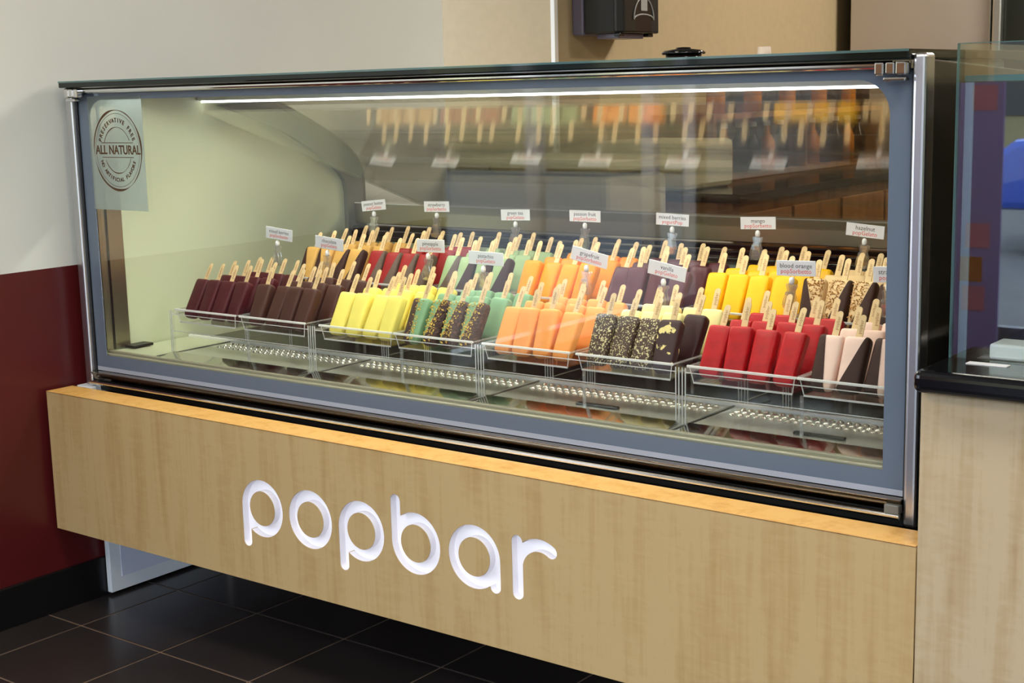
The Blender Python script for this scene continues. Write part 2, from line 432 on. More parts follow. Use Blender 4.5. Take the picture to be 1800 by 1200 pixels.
# ------------------------------------------------------------------ display case
XL, XRR = .012, 2.203
YG = .13
case = thing('display_case', 'long glass fronted refrigerated display case full of ice pops', 'display case', (1.1, .6, 0))
P = lambda mb, n, m, **k: mb.build(n, m, case, **k)
P(B(-.006, .012, .14, 1.08, 0.008, .57), 'base_side_panel', 'white_panel', bevel=.002)
P(B(.012, .0135, .175, 1.03, .045, .54), 'base_side_inset', 'white_inset')
for (x, y) in ((.04, .52), (.04, .95), (2.15, .30), (2.15, .95)):
    P(MB().lathe([(0, 0), (.016, 0), (.016, .012), (.008, .016), (.008, .20), (0, .20)], x, y, 0, 14), 'levelling_foot', 'alu', smooth=False)
P(B(.014, 2.2, .16, 1.08, .19, .56), 'compressor_base', 'black')
P(B(.0, .06, .09, .14, .555, .575), 'bracket', 'white_panel', bevel=.002)
# posts
P(B(.008, .036, .112, .150, .566, 1.318), 'corner_post', 'alu', bevel=.006, seg=3)
P(B(2.181, 2.2035, .112, .150, .5655, 1.3265), 'corner_post', 'alu', bevel=.006, seg=3)
P(B(.0365, .041, .124, .140, .60, 1.312), 'post_seal', 'black')
P(B(2.1765, 2.181, .124, .140, .60, 1.312), 'post_seal', 'black')
# glass front
fg = P(B(.041, 2.1765, YG, YG+.006, .612, 1.304), 'front_glass', 'glass')
def rrect_frame():
    o = [(.041, .622), (2.1765, .622), (2.1765, 1.303), (.041, 1.303)]
    x0, x1, z0, z1, rr = .080, 2.139, .652, 1.287, .055
    i = [(x0, z0), (x1, z0)]+arc(x1-rr, z1-rr, rr, 0, PI/2, 8)+arc(x0+rr, z1-rr, rr, PI/2, PI, 8)
    cu = bpy.data.curves.new('fr', 'CURVE'); cu.dimensions = '2D'; cu.fill_mode = 'BOTH'; cu.extrude = .0006
    for pts in (o, i):
        s = cu.splines.new('POLY'); s.points.add(len(pts)-1)
        for k, (x, z) in enumerate(pts): s.points[k].co = (x, z, 0, 1)
        s.use_cyclic_u = True
    co = bpy.data.objects.new('c', cu); COL.objects.link(co); bpy.context.view_layer.update()
    me = bpy.data.meshes.new_from_object(co.evaluated_get(bpy.context.evaluated_depsgraph_get())); bpy.data.objects.remove(co)
    me.transform(Matrix(((1, 0, 0, 0), (0, 0, -1, YG-.0008), (0, 1, 0, 0), (0, 0, 0, 1))))
    me.materials.clear(); me.materials.append(MATS['frame_blue'])
    return me
link('printed_border', rrect_frame(), fg)
B(.041, 2.1765, YG-.002, YG, .612, .622).build('border_strip', 'frame_strip', fg)
# lower rails
P(MB().prism([(.104, .611), (.134, .611), (.134, .590), (.116, .590)], 0, .042, 2.180), 'sill_rail', 'dark_metal', bevel=.001)
P(MB().tube((.040, .104, .5845), (2.18, .104, .5845), .0052, 12), 'sill_lip', 'chrome', smooth=False)
P(B(.045, 2.18, .118, .15, .565, .590), 'sill_channel', 'black')
P(B(2.155, 2.1805, .098, .116, .588, .604), 'rail_end_cap', 'grey_plastic', bevel=.002)
P(B(.045, 2.175, .1365, .150, .640, .655), 'inner_sill', 'sill_beige', bevel=.003)
P(B(.045, 2.175, .150, .162, .650, .660), 'inner_sill', 'sill_beige', bevel=.002)
# lid, top rail, hinges
P(B(.008, 2.1805, .098, .76, 1.317, 1.333), 'lid', 'lid_dark', bevel=.003)
P(B(.010, 2.1805, .0965, .0982, 1.329, 1.333), 'lid_edge', 'glass_edge')
P(MB().tube((.05, .112, 1.3095), (2.15, .112, 1.3095), .0062, 12), 'top_rail', 'chrome')
P(B(.04, 2.18, .118, .13, 1.303, 1.316), 'top_rail_back', 'steel_brushed')
for sx, x0 in ((1, .030), (-1, 2.178)):
    h = P(B(min(x0, x0+sx*.018), max(x0, x0+sx*.018), .094, .114, 1.293, 1.314), 'hinge', 'chrome', bevel=.003)
    for k in (1, 2):
        a, b = x0+sx*(.001+k*.018), x0+sx*(.017+k*.018)
        B(min(a, b), max(a, b), .095, .113, 1.295-.001*k, 1.3135).build('hinge_knuckle', 'chrome', h, bevel=.003)
    a, b = x0+sx*.002, x0+sx*.04
    B(min(a, b), max(a, b), .098, .1135, 1.2835, 1.2905).build('hinge_arm', 'chrome', h, bevel=.003)
# end panels
outer = [(.145, .57), (1.12, .57), (1.115, 1.03), (1.10, 1.09), (1.03, 1.155), (.90, 1.222), (.76, 1.290), (.145, 1.3165)]
P(MB().prism(outer, 0, .013, .058), 'end_panel', 'panel_green', bevel=.003)
P(MB().prism(outer, 0, 2.17, 2.202), 'end_panel', 'end_dark', bevel=.003)
ic = [(.5522, 1.265), (.713, 1.2145), (.80, 1.178), (.883, 1.136), (.96, 1.09), (1.0, 1.058), (1.02, 1.032), (1.026, 1.0), (1.026, .70)]
oc = [(.7488, 1.2775), (.82, 1.249), (.90, 1.213), (.97, 1.178), (1.035, 1.14), (1.075, 1.105), (1.098, 1.065), (1.104, 1.024), (1.104, .70)]
band = MB()
nb = len(ic)
for xa, xb in ((.0585, .074),):
    vs = [(xa, *q) for q in ic]+[(xb, *q) for q in ic]+[(xa, *q) for q in oc]+[(xb, *q) for q in oc]
    fs = []
    for k in range(nb-1):
        fs += [(k, k+1, nb+k+1, nb+k), (2*nb+k, 3*nb+k, 3*nb+k+1, 2*nb+k+1), (nb+k, nb+k+1, 3*nb+k+1, 3*nb+k), (k, 2*nb+k, 2*nb+k+1, k+1)]
    fs += [(0, nb, 3*nb, 2*nb), (nb-1, 3*nb-1, 4*nb-1, 2*nb-1)]
    band.add(vs, fs)
P(band, 'end_frame', 'grey_plastic')
P(B(.0585, .0615, .146, .218, .661, 1.27), 'end_column', 'steel_brushed')
P(B(.0615, .0635, .166, .172, .661, 1.27), 'column_seam', 'steel_dark')
P(B(.062, .10, .20, .26, .661, .667), 'column_foot', 'black')
# roof underside, led, and an added front fill strip
P(B(.06, 2.17, .172, .56, 1.296, 1.316), 'roof_lining', 'roof_grey')
led = P(B(.07, 2.165, .492, .512, 1.272, 1.278), 'led_strip', 'led')
B(.06, 2.17, .488, .53, 1.278, 1.296).build('led_housing', 'alu', led)
la = area('led_lamp', (1.115, .45, 1.268), (math.radians(-14), 0, 0), 1.7, .05, 9, (1, .98, .90)); la.parent = case; la.location = (1.15-1.1, .45-.6, 1.266)
led_fill = P(B(.07, 2.165, .146, .156, 1.3030, 1.3060), 'led_strip', 'led')  # unseen second strip, added to light cards and pops from the front
lb = area('led_lamp', (0, 0, 0), (math.radians(26), 0, 0), 1.9, .01, 3.6, (1, .98, .92)); lb.parent = case; lb.location = (1.115-1.1, .151-.6, 1.3022)  # fill lamp for the added front strip
# curved rear glass
rg = MB(); prof = [(.56, 1.292)]+[(y-.008, z-.008) for y, z in oc[:-1]]+[(1.096, .968)]
for k in range(len(prof)-1):
    (y0, z0), (y1, z1) = prof[k], prof[k+1]
    rg.add([(.075, y0, z0), (2.165, y0, z0), (2.165, y1, z1), (.075, y1, z1)], [(0, 1, 2, 3)])
me = rg.mesh('rear_glass', 'glass_rear'); bm = bmesh.new(); bm.from_mesh(me); bmesh.ops.remove_doubles(bm, verts=bm.verts, dist=1e-5); bmesh.ops.solidify(bm, geom=bm.faces[:], thickness=.005); bm.to_mesh(me); bm.free(); me.shade_smooth()
link('rear_glass', me, case)
# sloping inner glass from under the lid down to the rear ledge
def slope(y): return 1.05-math.tan(math.radians(20))*(y-.7525)
ig = [(.20, slope(.20)), (1.045, slope(1.045)), (1.045, slope(1.045)+.005), (.20, slope(.20)+.005)]
P(MB().prism(ig, 0, .42, 2.165), 'inner_glass', 'glass_inner')
# rear ledge, tracks, lower wall
P(B(.075, 2.168, 1.055, 1.11, .905, .966), 'rear_ledge', 'steel_brushed', bevel=.002)
P(B(.075, 2.168, 1.0535, 1.0565, .9645, .9675), 'ledge_edge', 'white_paint')
P(B(.075, 2.168, 1.040, 1.10, .888, .900), 'door_track', 'black_gloss', bevel=.002)
P(B(.075, 2.168, 1.035, 1.10, .872, .884), 'door_track', 'black_gloss', bevel=.002)
P(B(.075, 2.168, 1.030, 1.10, .858, .868), 'door_track', 'steel_dark', bevel=.002)
P(B(.06, 2.168, 1.05, 1.10, .60, .857), 'rear_wall', 'steel_flat')
P(B(.06, 2.168, .98, 1.05, .655, .80), 'air_duct', 'steel_dark', bevel=.004)
# deck
P(B(.06, 2.168, .16, 1.05, .60, .640), 'deck_tub', 'steel_dark')
xs = [.062, .235, .735, 1.235, 1.715, 2.166]
for k in range(5):
    d = P(B(xs[k]+.002, xs[k+1]-.002, .164, .402, .652, .6585), 'deck_panel', 'steel' if k else 'panel_green', bevel=.0015)
    B(xs[k+1]-.006, xs[k+1]-.001, .166, .56, .6586, .6600).build('deck_seam', 'grey_plastic', d)
    if k:
        MB().prism([(.164, .6586), (.202, .6586), (.202, .6668)], 0, xs[k]+.012, xs[k+1]-.012).build('deck_apron', 'steel_flat', d)
        nd = MB()
        for a in range(24):
            for b in range(3):
                cx = xs[k]+.03+a*(xs[k+1]-xs[k]-.06)/23; cy = .335+b*.022
                nd.lathe([(.0075, 0), (.006, .0022), (.003, .0034), (0, .0038)], cx, cy, .6586, 8)
        o = nd.build('dimples', 'steel', d, smooth=True); o['kind'] = 'stuff'
        if k >= 3:
            B(xs[k]+.20, xs[k]+.30, .25, .262, .6586, .664).build('deck_handle', 'steel_dark', d, bevel=.002)
P(B(.065, 2.166, .403, .415, .652, .664), 'deck_rail', 'white_paint', bevel=.002)
P(B(.065, 2.166, .416, .97, .641, .648), 'deck_rear', 'steel_dark')
# items on top of the case
jar = thing('lidded_jar', 'small jar with a black domed lid on top of the glass case', 'jar', (1.47, .62, 1.3335))
MB().lathe([(0, 0), (.034, 0), (.038, .003), (.038, .017), (0, .017)], 1.47, .62, 1.3335, 28).build('body', 'bottle_dark', jar, smooth=True)
MB().lathe([(0, .0172), (.045, .0172), (.047, .0205), (.040, .0255), (.016, .0285), (.015, .0315), (0, .0325)], 1.47, .62, 1.3335, 32).build('lid', 'black_gloss', jar, smooth=True)
cup = thing('paper_cup', 'tiny upturned paper sample cup on top of the glass case', 'cup', (1.66, .62, 1.3335))
MB().lathe([(.0150, 0), (.0158, .001), (.0128, .026), (0, .026)], 1.66, .62, 1.3335, 20).build('wall', 'cup_paper', cup, smooth=True)
MB().lathe([(.0150, 0), (.0164, .0012), (.0150, .0024)], 1.66, .62, 1.3335, 20).build('rolled_rim', 'cup_paper', cup, smooth=True)

# sticker on the glass
st = thing('stamp_sticker', 'frosted rectangular sticker with brown round ALL NATURAL stamp on the glass', 'sticker', (.18, YG-.002, 1.02))
B(.078, .284, YG-.0022, YG-.0014, 1.021, 1.295).build('film', 'film', st)
sx, sz, SR = .184, 1.1655, .0915
def ring(rad, wd, n=72, jit=0, gaps=()):
    m = MB()
    for i in range(n):
        a0, a1 = 2*PI*i/n, 2*PI*(i+1)/n
        if any(g0 < math.degrees(a0) < g1 for g0, g1 in gaps): continue
        w0 = wd*(1+jit*math.sin(a0*3+1)+jit*.6*math.sin(a0*7)); w1 = wd*(1+jit*math.sin(a1*3+1)+jit*.6*math.sin(a1*7))
        m.add([(sx+q*math.cos(a), YG-.0026, sz+q*1.06*math.sin(a)) for a, q in ((a0, rad-w0/2), (a0, rad+w0/2), (a1, rad+w1/2), (a1, rad-w1/2))], [(0, 1, 2, 3)])
    return m
ring(.0905, .0036, jit=.55).build('outer_ring', 'ink_brown', st)
ring(.0830, .0010).build('thin_ring', 'ink_brown', st)
ring(.0520, .0018, jit=.4, gaps=((-1, 22), (158, 361))).build('inner_ring', 'ink_brown', st)
ring(.0520, .0018, jit=.4, gaps=((-1, 202), (338, 361))).build('inner_ring', 'ink_brown', st)
for z in (.018, -.017): B(sx-.060, sx+.060, YG-.0027, YG-.0025, sz+z-.0008, sz+z+.0008).build('bar', 'ink_brown', st)
def place_text(me, x, y, z, ang=0, parent=None, name='lettering'):
    me.transform(Matrix.Translation((x, y, z)) @ Matrix.Rotation(-ang, 4, 'Y') @ Matrix.Rotation(PI/2, 4, 'X'))
    return link(name, me, parent)
place_text(text_mesh('ALL NATURAL', .030, 'ink_brown', res=4, sx=.88, bold=.0007), sx+.001, YG-.0027, sz, 0, st)
def arc_text(s, rad, a0, a1, up, size):
    bm = bmesh.new(); n = len(s)
    for i, ch in enumerate(s):
        if ch == ' ': continue
        a = a0+(a1-a0)*i/(n-1)
        me = text_mesh(ch, size, 'ink_brown', res=3, bold=.0004)
        ang = a-PI/2 if up else a+PI/2
        me.transform(Matrix.Translation((sx+rad*math.cos(a), YG-.0027, sz+rad*1.06*math.sin(a))) @ Matrix.Rotation(-ang, 4, 'Y') @ Matrix.Rotation(PI/2, 4, 'X'))
        bm.from_mesh(me); bpy.data.meshes.remove(me)
    me = bpy.data.meshes.new('lettering'); bm.to_mesh(me); bm.free(); me.materials.append(MATS['ink_brown'])
    link('lettering', me, st)
arc_text('PRESERVATIVE FREE', .0675, math.radians(160), math.radians(22), True, .0145)
arc_text('NO ARTIFICIAL FLAVORS', .0675, math.radians(204), math.radians(336), False, .0125)

# ------------------------------------------------------------------ acrylic stands and bins
ROWP = .080
def stand(x0, x1, yf, yb, zt, label, rear):
    t = thing('acrylic_stand', label, 'display stand', ((x0+x1)/2, (yf+yb)/2, .66), 'acrylic tiered stands')
    zf = .6592 if not rear else .6485
    lw = .008
    for x in (x0, x1-lw):
        for y in ((yf, yb-.012)):
            zb = zf if y < .40 else .6485
            lg = B(x, x+lw, y, y+.008, zb, zt).build('leg', 'acrylic', t)
            B(x-.0002, x+.0016, y-.0003, y+.0012, zb, zt).build('edge_glint', 'acrylic_glint', lg)  # thin white strips paint the glint on the leg edges
            B(x+lw-.0016, x+lw+.0002, y-.0003, y+.0012, zb, zt).build('edge_glint', 'acrylic_glint', lg)
            B(x-.0015, x+lw+.0015, y-.003, y+.015, zb, zb+.0025).build('foot', 'acrylic_rim', t)
        B(x+.001, x+lw-.001, yf+.010, yb-.012, zt-.012, zt-.009).build('side_rail', 'acrylic_rim', t)
    xm = (x0+x1)/2
    B(xm-.0025, xm+.0025, yf+.03, yf+.035, zf if yf < .4 else .6485, zt-.034).build('mid_leg', 'acrylic_rim', t)
    B(x0+lw, x1-lw, yf+.001, yf+.0025, zt-.0095, zt-.0080).build('front_rail', 'acrylic_glint', t)
    B(x0+lw, x1-lw, yb-.012, yb-.006, zt-.006, zt).build('back_rail', 'acrylic', t)
    B(x0+lw, x1-lw, yf+.002, yf+.0035, zt-.052, zt-.0505).build('lower_rail', 'acrylic_glint', t)
    return t
def slab(q, th):
    """thin sheet from 4 corner points with thickness vector th"""
    return MB().add(list(q)+[tuple(a+b for a, b in zip(p_, th)) for p_ in q], [(0, 1, 2, 3), (5, 4, 7, 6), (0, 4, 5, 1), (3, 2, 6, 7), (0, 3, 7, 4), (1, 5, 6, 2)])
def bin_(cx, yf, zb, zr, wdt, dep, label, rows=3):
    t = thing('acrylic_bin', label, 'tray', (cx, yf+dep/2, zb), 'clear acrylic bins')
    w0, w1 = wdt/2-.010, wdt/2-.004          # tapered: narrower floor
    x = lambda s, k: cx+s*(w0+(w1-w0)*k)
    B(cx-w0, cx+w0, yf+.004, yf+dep-.004, zb-.0025, zb).build('bottom', 'acrylic', t)
    slab([(x(-1, 0), yf+.004, zb), (x(1, 0), yf+.004, zb), (x(1, 1), yf, zr), (x(-1, 1), yf, zr)], (0, .002, 0)).build('front_wall', 'acrylic', t)
    for s in (-1, 1):
        slab([(x(s, 0), yf+.006, zb), (x(s, 0), yf+dep, zb), (x(s, 1), yf+dep, zr), (x(s, 1), yf, zr)], (-s*.002, 0, 0)).build('side_wall', 'acrylic', t)
        slab([(x(s, 0)-.0006, yf+.0036, zb), (x(s, 0)+.0006, yf+.0036, zb), (x(s, 1)+.0006, yf-.0004, zr), (x(s, 1)-.0006, yf-.0004, zr)], (0, .0012, 0)).build('corner_edge', 'acrylic_glint', t)
    B(cx-w0, cx+w0, yf+dep-.0025, yf+dep, zb, zr).build('back_wall', 'acrylic', t)
    # edges painted white for the light they catch: rim and lower front edge
    B(cx-w1-.004, cx+w1+.004, yf-.004, yf+.001, zr-.0016, zr+.0028).build('rim', 'acrylic_glint', t, bevel=.0008, seg=1)
    for s in (-1, 1):
        xa = cx+s*w1; B(min(xa, xa+s*.004), max(xa, xa+s*.004), yf+.001, yf+dep, zr-.0008, zr+.0015).build('rim', 'acrylic_rim', t)
    B(cx-w0, cx+w0, yf+.0032, yf+.0050, zb-.0036, zb-.0004).build('base_edge', 'acrylic_glint', t)
    for k in range(rows):   # slanted rests behind each row of pops
        y = yf+.018+.026+k*ROWP
        slab([(cx-w0+.003, y, zb), (cx+w0-.003, y, zb), (cx+w0-.003, y+.014, zb+.026), (cx-w0+.003, y+.014, zb+.026)], (0, .002, 0)).build('divider', 'acrylic', t)
    return t

# ------------------------------------------------------------------ ice pops
LB = .102
def body_mesh(name, m, grow=0.0):
    st_ = [(0, .62, .35), (.0025, .84, .68), (.007, .95, .90), (.016, 1, 1), (.05, 1, 1), (.085, 1, 1), (.096, .985, .97), (.100, .95, .88), (LB, .86, .70)]
    n = 20; vs = []; fs = []
    for (v, kx, ky) in st_:
        k = v/LB; hw = (.0205+.0030*k)*kx+grow; ht = (.0115+.0015*k)*ky+grow; rr = min(ht, .0065)
        for i in range(n):
            a = 2*PI*i/n+PI/n; c, s = math.cos(a), math.sin(a); e = .42
            vs.append((hw*math.copysign(abs(c)**e, c), ht*math.copysign(abs(s)**e, s), v+(grow if v == LB else (-grow if v == 0 else 0))))
    for q in range(len(st_)-1):
        for i in range(n): fs.append((q*n+i, q*n+(i+1) % n, (q+1)*n+(i+1) % n, (q+1)*n+i))
    fs += [tuple(range(n))[::-1], tuple(range((len(st_)-1)*n, len(st_)*n))]
    return MB().add(vs, fs).mesh(name, m, smooth=True)
def dip_mesh(name, m, side, a_top=.36, a_bot=-.40, grow=.0009):
    """chocolate shell over one diagonal half; side=+1 right, -1 left; a_* line position in widths"""
    me = body_mesh(name, m, grow); bm = bmesh.new(); bm.from_mesh(me)
    p0 = Vector((side*a_bot*.045, 0, 0)); p1 = Vector((side*a_top*.045, 0, LB)); d = (p1-p0)
    nrm = Vector((d.z, 0, -d.x)).normalized()*side
    bmesh.ops.bisect_plane(bm, geom=bm.verts[:]+bm.edges[:]+bm.faces[:], plane_co=p0, plane_no=nrm, clear_inner=True)
    bm.to_mesh(me); bm.free(); me.shade_smooth(); return me
def bits_mesh(name, m, n, region, smin=.0012, smax=.0030, seed=1):
    rnd = random.Random(seed); mb = MB(); k = 0
    while k < n:
        uu = rnd.uniform(-.5, .5); v = rnd.uniform(.004, LB-.002)
        if not region(uu, v/LB): continue
        k += 1
        hw = .0205+.003*v/LB; s = rnd.uniform(smin, smax)
        x = uu*2*hw*.94; y = -(.0118+.0015*v/LB)
        q = Matrix.Translation((x, y, v)) @ Matrix.Rotation(rnd.uniform(0, 3), 4, Vector((rnd.random(), rnd.random(), rnd.random()+.1)).normalized())
        vs = [q @ Vector((s*a, s*.7*b, s*.8*c)) for a, b, c in ((1, 0, 0), (-1, 0, 0), (0, 1, 0), (0, -1, 0), (0, 0, 1), (0, 0, -1))]
        mb.add(vs, [(0, 2, 4), (2, 1, 4), (1, 3, 4), (3, 0, 4), (2, 0, 5), (1, 2, 5), (3, 1, 5), (0, 3, 5)])
    return mb.mesh(name, m)
def stick_mesh():
    h, z0, z1 = .0064, .055, LB+.047
    pts = [(-h, z0), (h, z0)]+arc(0, z1-h, h, 0, PI, 8)
    return MB().prism(pts, 1, -.0011, .0011).mesh('stick', 'stick_wood', bevel=.0004, seg=1)
STICK = stick_mesh()
PRINT = text_mesh('popbar', .0088, 'stick_ink', .00012, 2, spacing=1.05)
PRINT.transform(Matrix.Translation((0, -.0012, LB+.0235)) @ Matrix.Rotation(-PI/2, 4, 'Y') @ Matrix.Rotation(PI/2, 4, 'X'))

def pmat(n, rgb, rough=.38, nz=.08): return mat(n, rgb, max(rough, .42), noise=(45, nz), bump=(90, .12), spec=.30)
pmat('p_berry', (72, 11, 20)); pmat('p_choc', (70, 38, 27)); pmat('p_pine', (246, 230, 112), .45, .03); pmat('p_pist', (126, 166, 124), .45, .06)
pmat('p_grape', (250, 162, 84), .45, .04); pmat('p_van', (240, 226, 158), .45, .04); pmat('p_red', (176, 10, 20), .3, .22); pmat('p_pink', (240, 204, 186), .5, .05)
pmat('p_pb', (206, 160, 84), .5, .08); pmat('p_straw', (142, 16, 16), .35, .1); pmat('p_gtea', (150, 174, 128), .45, .06); pmat('p_pass', (250, 146, 12), .3, .08)
pmat('p_mberry', (84, 40, 48), .4, .08); pmat('p_mango', (246, 188, 12), .32, .05); pmat('p_haz', (222, 190, 140), .5, .06)
pmat('c_choc', (54, 29, 20), .62, .1); pmat('c_dark', (44, 16, 16), .35, .15); pmat('c_grey', (92, 76, 64), .45, .1)
pmat('n_gold', (222, 186, 84), .6, .2); pmat('n_tan', (176, 126, 64), .6, .35); pmat('n_cream', (236, 222, 164), .6, .1); pmat('n_dark', (66, 40, 30), .6, .2)
speck('c_cookie', (66, 46, 34), (226, 214, 160), 260, .56)
speck('c_crunch', (52, 30, 22), (96, 62, 40), 220, .55, bump=.9)
speck('c_patch', (44, 16, 16), (236, 216, 140), 50, .60, bump=.3, soft=.02)

BODY = {}
def gb_(m):
    if m not in BODY: BODY[m] = body_mesh('body', m)
    return BODY[m]
DIP = {}
def dip(m, side, a=.36, b=-.40):
    k = (m, side, a, b)
    if k not in DIP: DIP[k] = dip_mesh('chocolate_dip', m, side, a, b)
    return DIP[k]
COAT = {m: body_mesh('coating', m, .0008) for m in ('c_cookie', 'c_patch', 'c_dark')}
NUTS = {'pist': bits_mesh('chopped_nuts', 'n_gold', 150, lambda a, b: a < .10+.38*b, .0014, .0034, 2),
        'pist2': bits_mesh('chopped_nuts', 'n_gold', 80, lambda a, b: -.25 < a < .25, .0014, .0032, 5),
        'hazR': bits_mesh('chopped_nuts', 'n_tan', 150, lambda a, b: a < -.40+.76*b, .0011, .0026, 3),
        'hazL': bits_mesh('chopped_nuts', 'n_tan', 150, lambda a, b: a > .40-.76*b, .0011, .0026, 4),
        'cook': bits_mesh('cookie_crumbs', 'n_cream', 70, lambda a, b: True, .0008, .0019, 6),
        'lump': bits_mesh('chocolate_lumps', 'n_dark', 60, lambda a, b: a > -.1+.45*b, .0012, .0030, 8)}

def pop(x, y, z, base, label, group, parts=(), tilt=30, yawd=0, rolld=0):
    t = thing('ice_pop', label, 'ice pop', (x, y, z), group, (math.radians(-tilt), math.radians(rolld), math.radians(yawd)))
    link('body', gb_(base), t, True)
    s = link('stick', STICK, t, True)
    dz = random.uniform(-.004, .005); s.location = (random.uniform(-.0015, .0015), 0, dz)
    link('printed_lettering', PRINT, s, True)
    for nm, me in parts: link(nm, me, t, True)
    return t
ORD = ['first', 'second', 'third', 'fourth']; ROWN = ['front', 'middle', 'back']
def flavour(cx, yf, zb, tier, desc, base, spec=None, pitch=.0498, rows=3, tilt=30):
    for rw in range(rows):
        for k in range(4):
            parts = (); b = base; d = desc
            if spec:
                s_ = spec(rw, k)
                if s_: b, parts, d = s_
            x = cx+(k-1.5)*pitch+random.uniform(-.0015, .0015)
            lab = '%s ice pop, %s from left in %s row, %s tier' % (d, ORD[k], ROWN[rw], tier)
            pop(x, yf+.018+rw*ROWP+random.uniform(-.003, .003), zb+.0075, b, lab, '%s ice pops, %s tier' % (desc, tier), parts,
                tilt+random.uniform(-3, 3), random.uniform(-4, 4), random.uniform(-2.5, 2.5))

ZF, RF, YFR = .7435, .772, .208     # front tier floor, rim, front y
ZR_, RR_, YRR = .803, .831, .468    # rear tier
DEP = 3*ROWP+.01
FC = [.372, .606, .872, 1.098, 1.344, 1.580, 1.832, 2.056]
RC = [.507, .735, .97, 1.205, 1.44, 1.68, 1.905]
FN = ['mixed berries', 'chocolate', 'pineapple', 'pistachio', 'grapefruit', 'vanilla', 'blood orange', 'pink strawberry']
RN = ['peanut butter', 'red strawberry', 'green tea', 'passion fruit', 'purple mixed berries', 'mango', 'hazelnut']
for k in range(4):
    stand([.236, .736, 1.226, 1.708][k], [.730, 1.220, 1.702, 2.166][k], YFR+.001, YFR+DEP+.006, RF-.004, 'clear acrylic stand under the %s and %s bins' % (FN[2*k], FN[2*k+1]), False)
for k, (a, b) in enumerate(((.385, .852), (.856, 1.322), (1.326, 1.792), (1.796, 2.030))):
    nm = RN[2*k:2*k+2]
    stand(a, b, YRR+.001, YRR+DEP+.006, RR_-.004, 'taller clear acrylic stand under the %s' % (' and '.join(nm)+(' bins' if len(nm) > 1 else ' bin')), True)
for c, n in zip(FC, FN): bin_(c, YFR, ZF, RF, .222, DEP, 'clear acrylic bin holding the %s ice pops, front tier' % n)
for c, n in zip(RC, RN): bin_(c, YRR, ZR_, RR_, .222, DEP, 'clear acrylic bin holding the %s ice pops, rear tier' % n)

def sp_pist(rw, k):
    if rw == 0:
        return ('p_pist', (('chocolate_dip', dip('c_crunch', -1 if k == 0 else 1, .10, -.35)), ('chopped_nuts', NUTS['pist' if k else 'pist2']), ('chocolate_lumps', NUTS['lump'])) if k else
                (('chocolate_dip', dip('c_crunch', -1, .10, -.0)), ('chopped_nuts', NUTS['pist2'])), 'nut coated pistachio')
def sp_van(rw, k):
    if rw == 0 and k < 3: return ('p_van', (('cookie_coating', COAT['c_cookie']), ('cookie_crumbs', NUTS['cook'])), 'cookie crumbed vanilla')
    if rw == 0: return ('p_van', (('chocolate_coating', COAT['c_patch']),), 'chocolate dipped vanilla')
    if rw == 1 and k == 3: return ('p_van', (('chocolate_coating', COAT['c_dark']),), 'dark chocolate coated vanilla')
def sp_pink(rw, k):
    if rw == 0: return ('p_pink', (('chocolate_dip', dip('c_choc', -1 if k in (0, 2) else 1, .22 if k in (0, 2) else .38, -.18 if k in (0, 2) else -.46)),), 'half chocolate dipped pink strawberry')
def sp_pb(rw, k):
    if rw == 0: return ('p_pb', (('chocolate_dip', dip('c_choc', -1 if k in (0, 1) else 1, .40, -.30)),), 'half chocolate dipped peanut butter')
def sp_straw(rw, k):
    if rw == 0: return ('p_straw', (('chocolate_dip', dip('c_grey', 1, .44, -.20)),), 'half dipped red strawberry')
def sp_tea(rw, k):
    if rw == 0: return ('p_gtea', (('chocolate_dip', dip('c_grey' if k < 1 else 'c_choc', 1, .30, -.36)),), 'half dipped green tea')
def sp_haz(rw, k):
    if rw == 0:
        L_ = k in (0, 3)
        return ('p_haz', (('chocolate_dip', dip('c_choc', -1 if L_ else 1, .38, -.38)), ('chopped_nuts', NUTS['hazL' if L_ else 'hazR'])), 'nutty half dipped hazelnut')
fl_args = [('dark burgundy mixed berries', 'p_berry', None), ('brown chocolate', 'p_choc', None), ('pale yellow pineapple', 'p_pine', None), ('plain green pistachio', 'p_pist', sp_pist),
           ('peach grapefruit', 'p_grape', None), ('plain cream vanilla', 'p_van', sp_van), ('bright red blood orange', 'p_red', None), ('plain pale pink strawberry', 'p_pink', sp_pink)]
for c, (d, b, s) in zip(FC, fl_args): flavour(c, YFR, ZF, 'front', d, b, s)
rl_args = [('plain tan peanut butter', 'p_pb', sp_pb), ('plain dark red strawberry', 'p_straw', sp_straw), ('plain light green tea', 'p_gtea', sp_tea), ('orange passion fruit', 'p_pass', None),
           ('purple mixed berries', 'p_mberry', None), ('golden yellow mango', 'p_mango', None), ('plain beige hazelnut', 'p_haz', sp_haz)]
for c, (d, b, s) in zip(RC, rl_args): flavour(c, YRR, ZR_, 'rear', d, b, s)

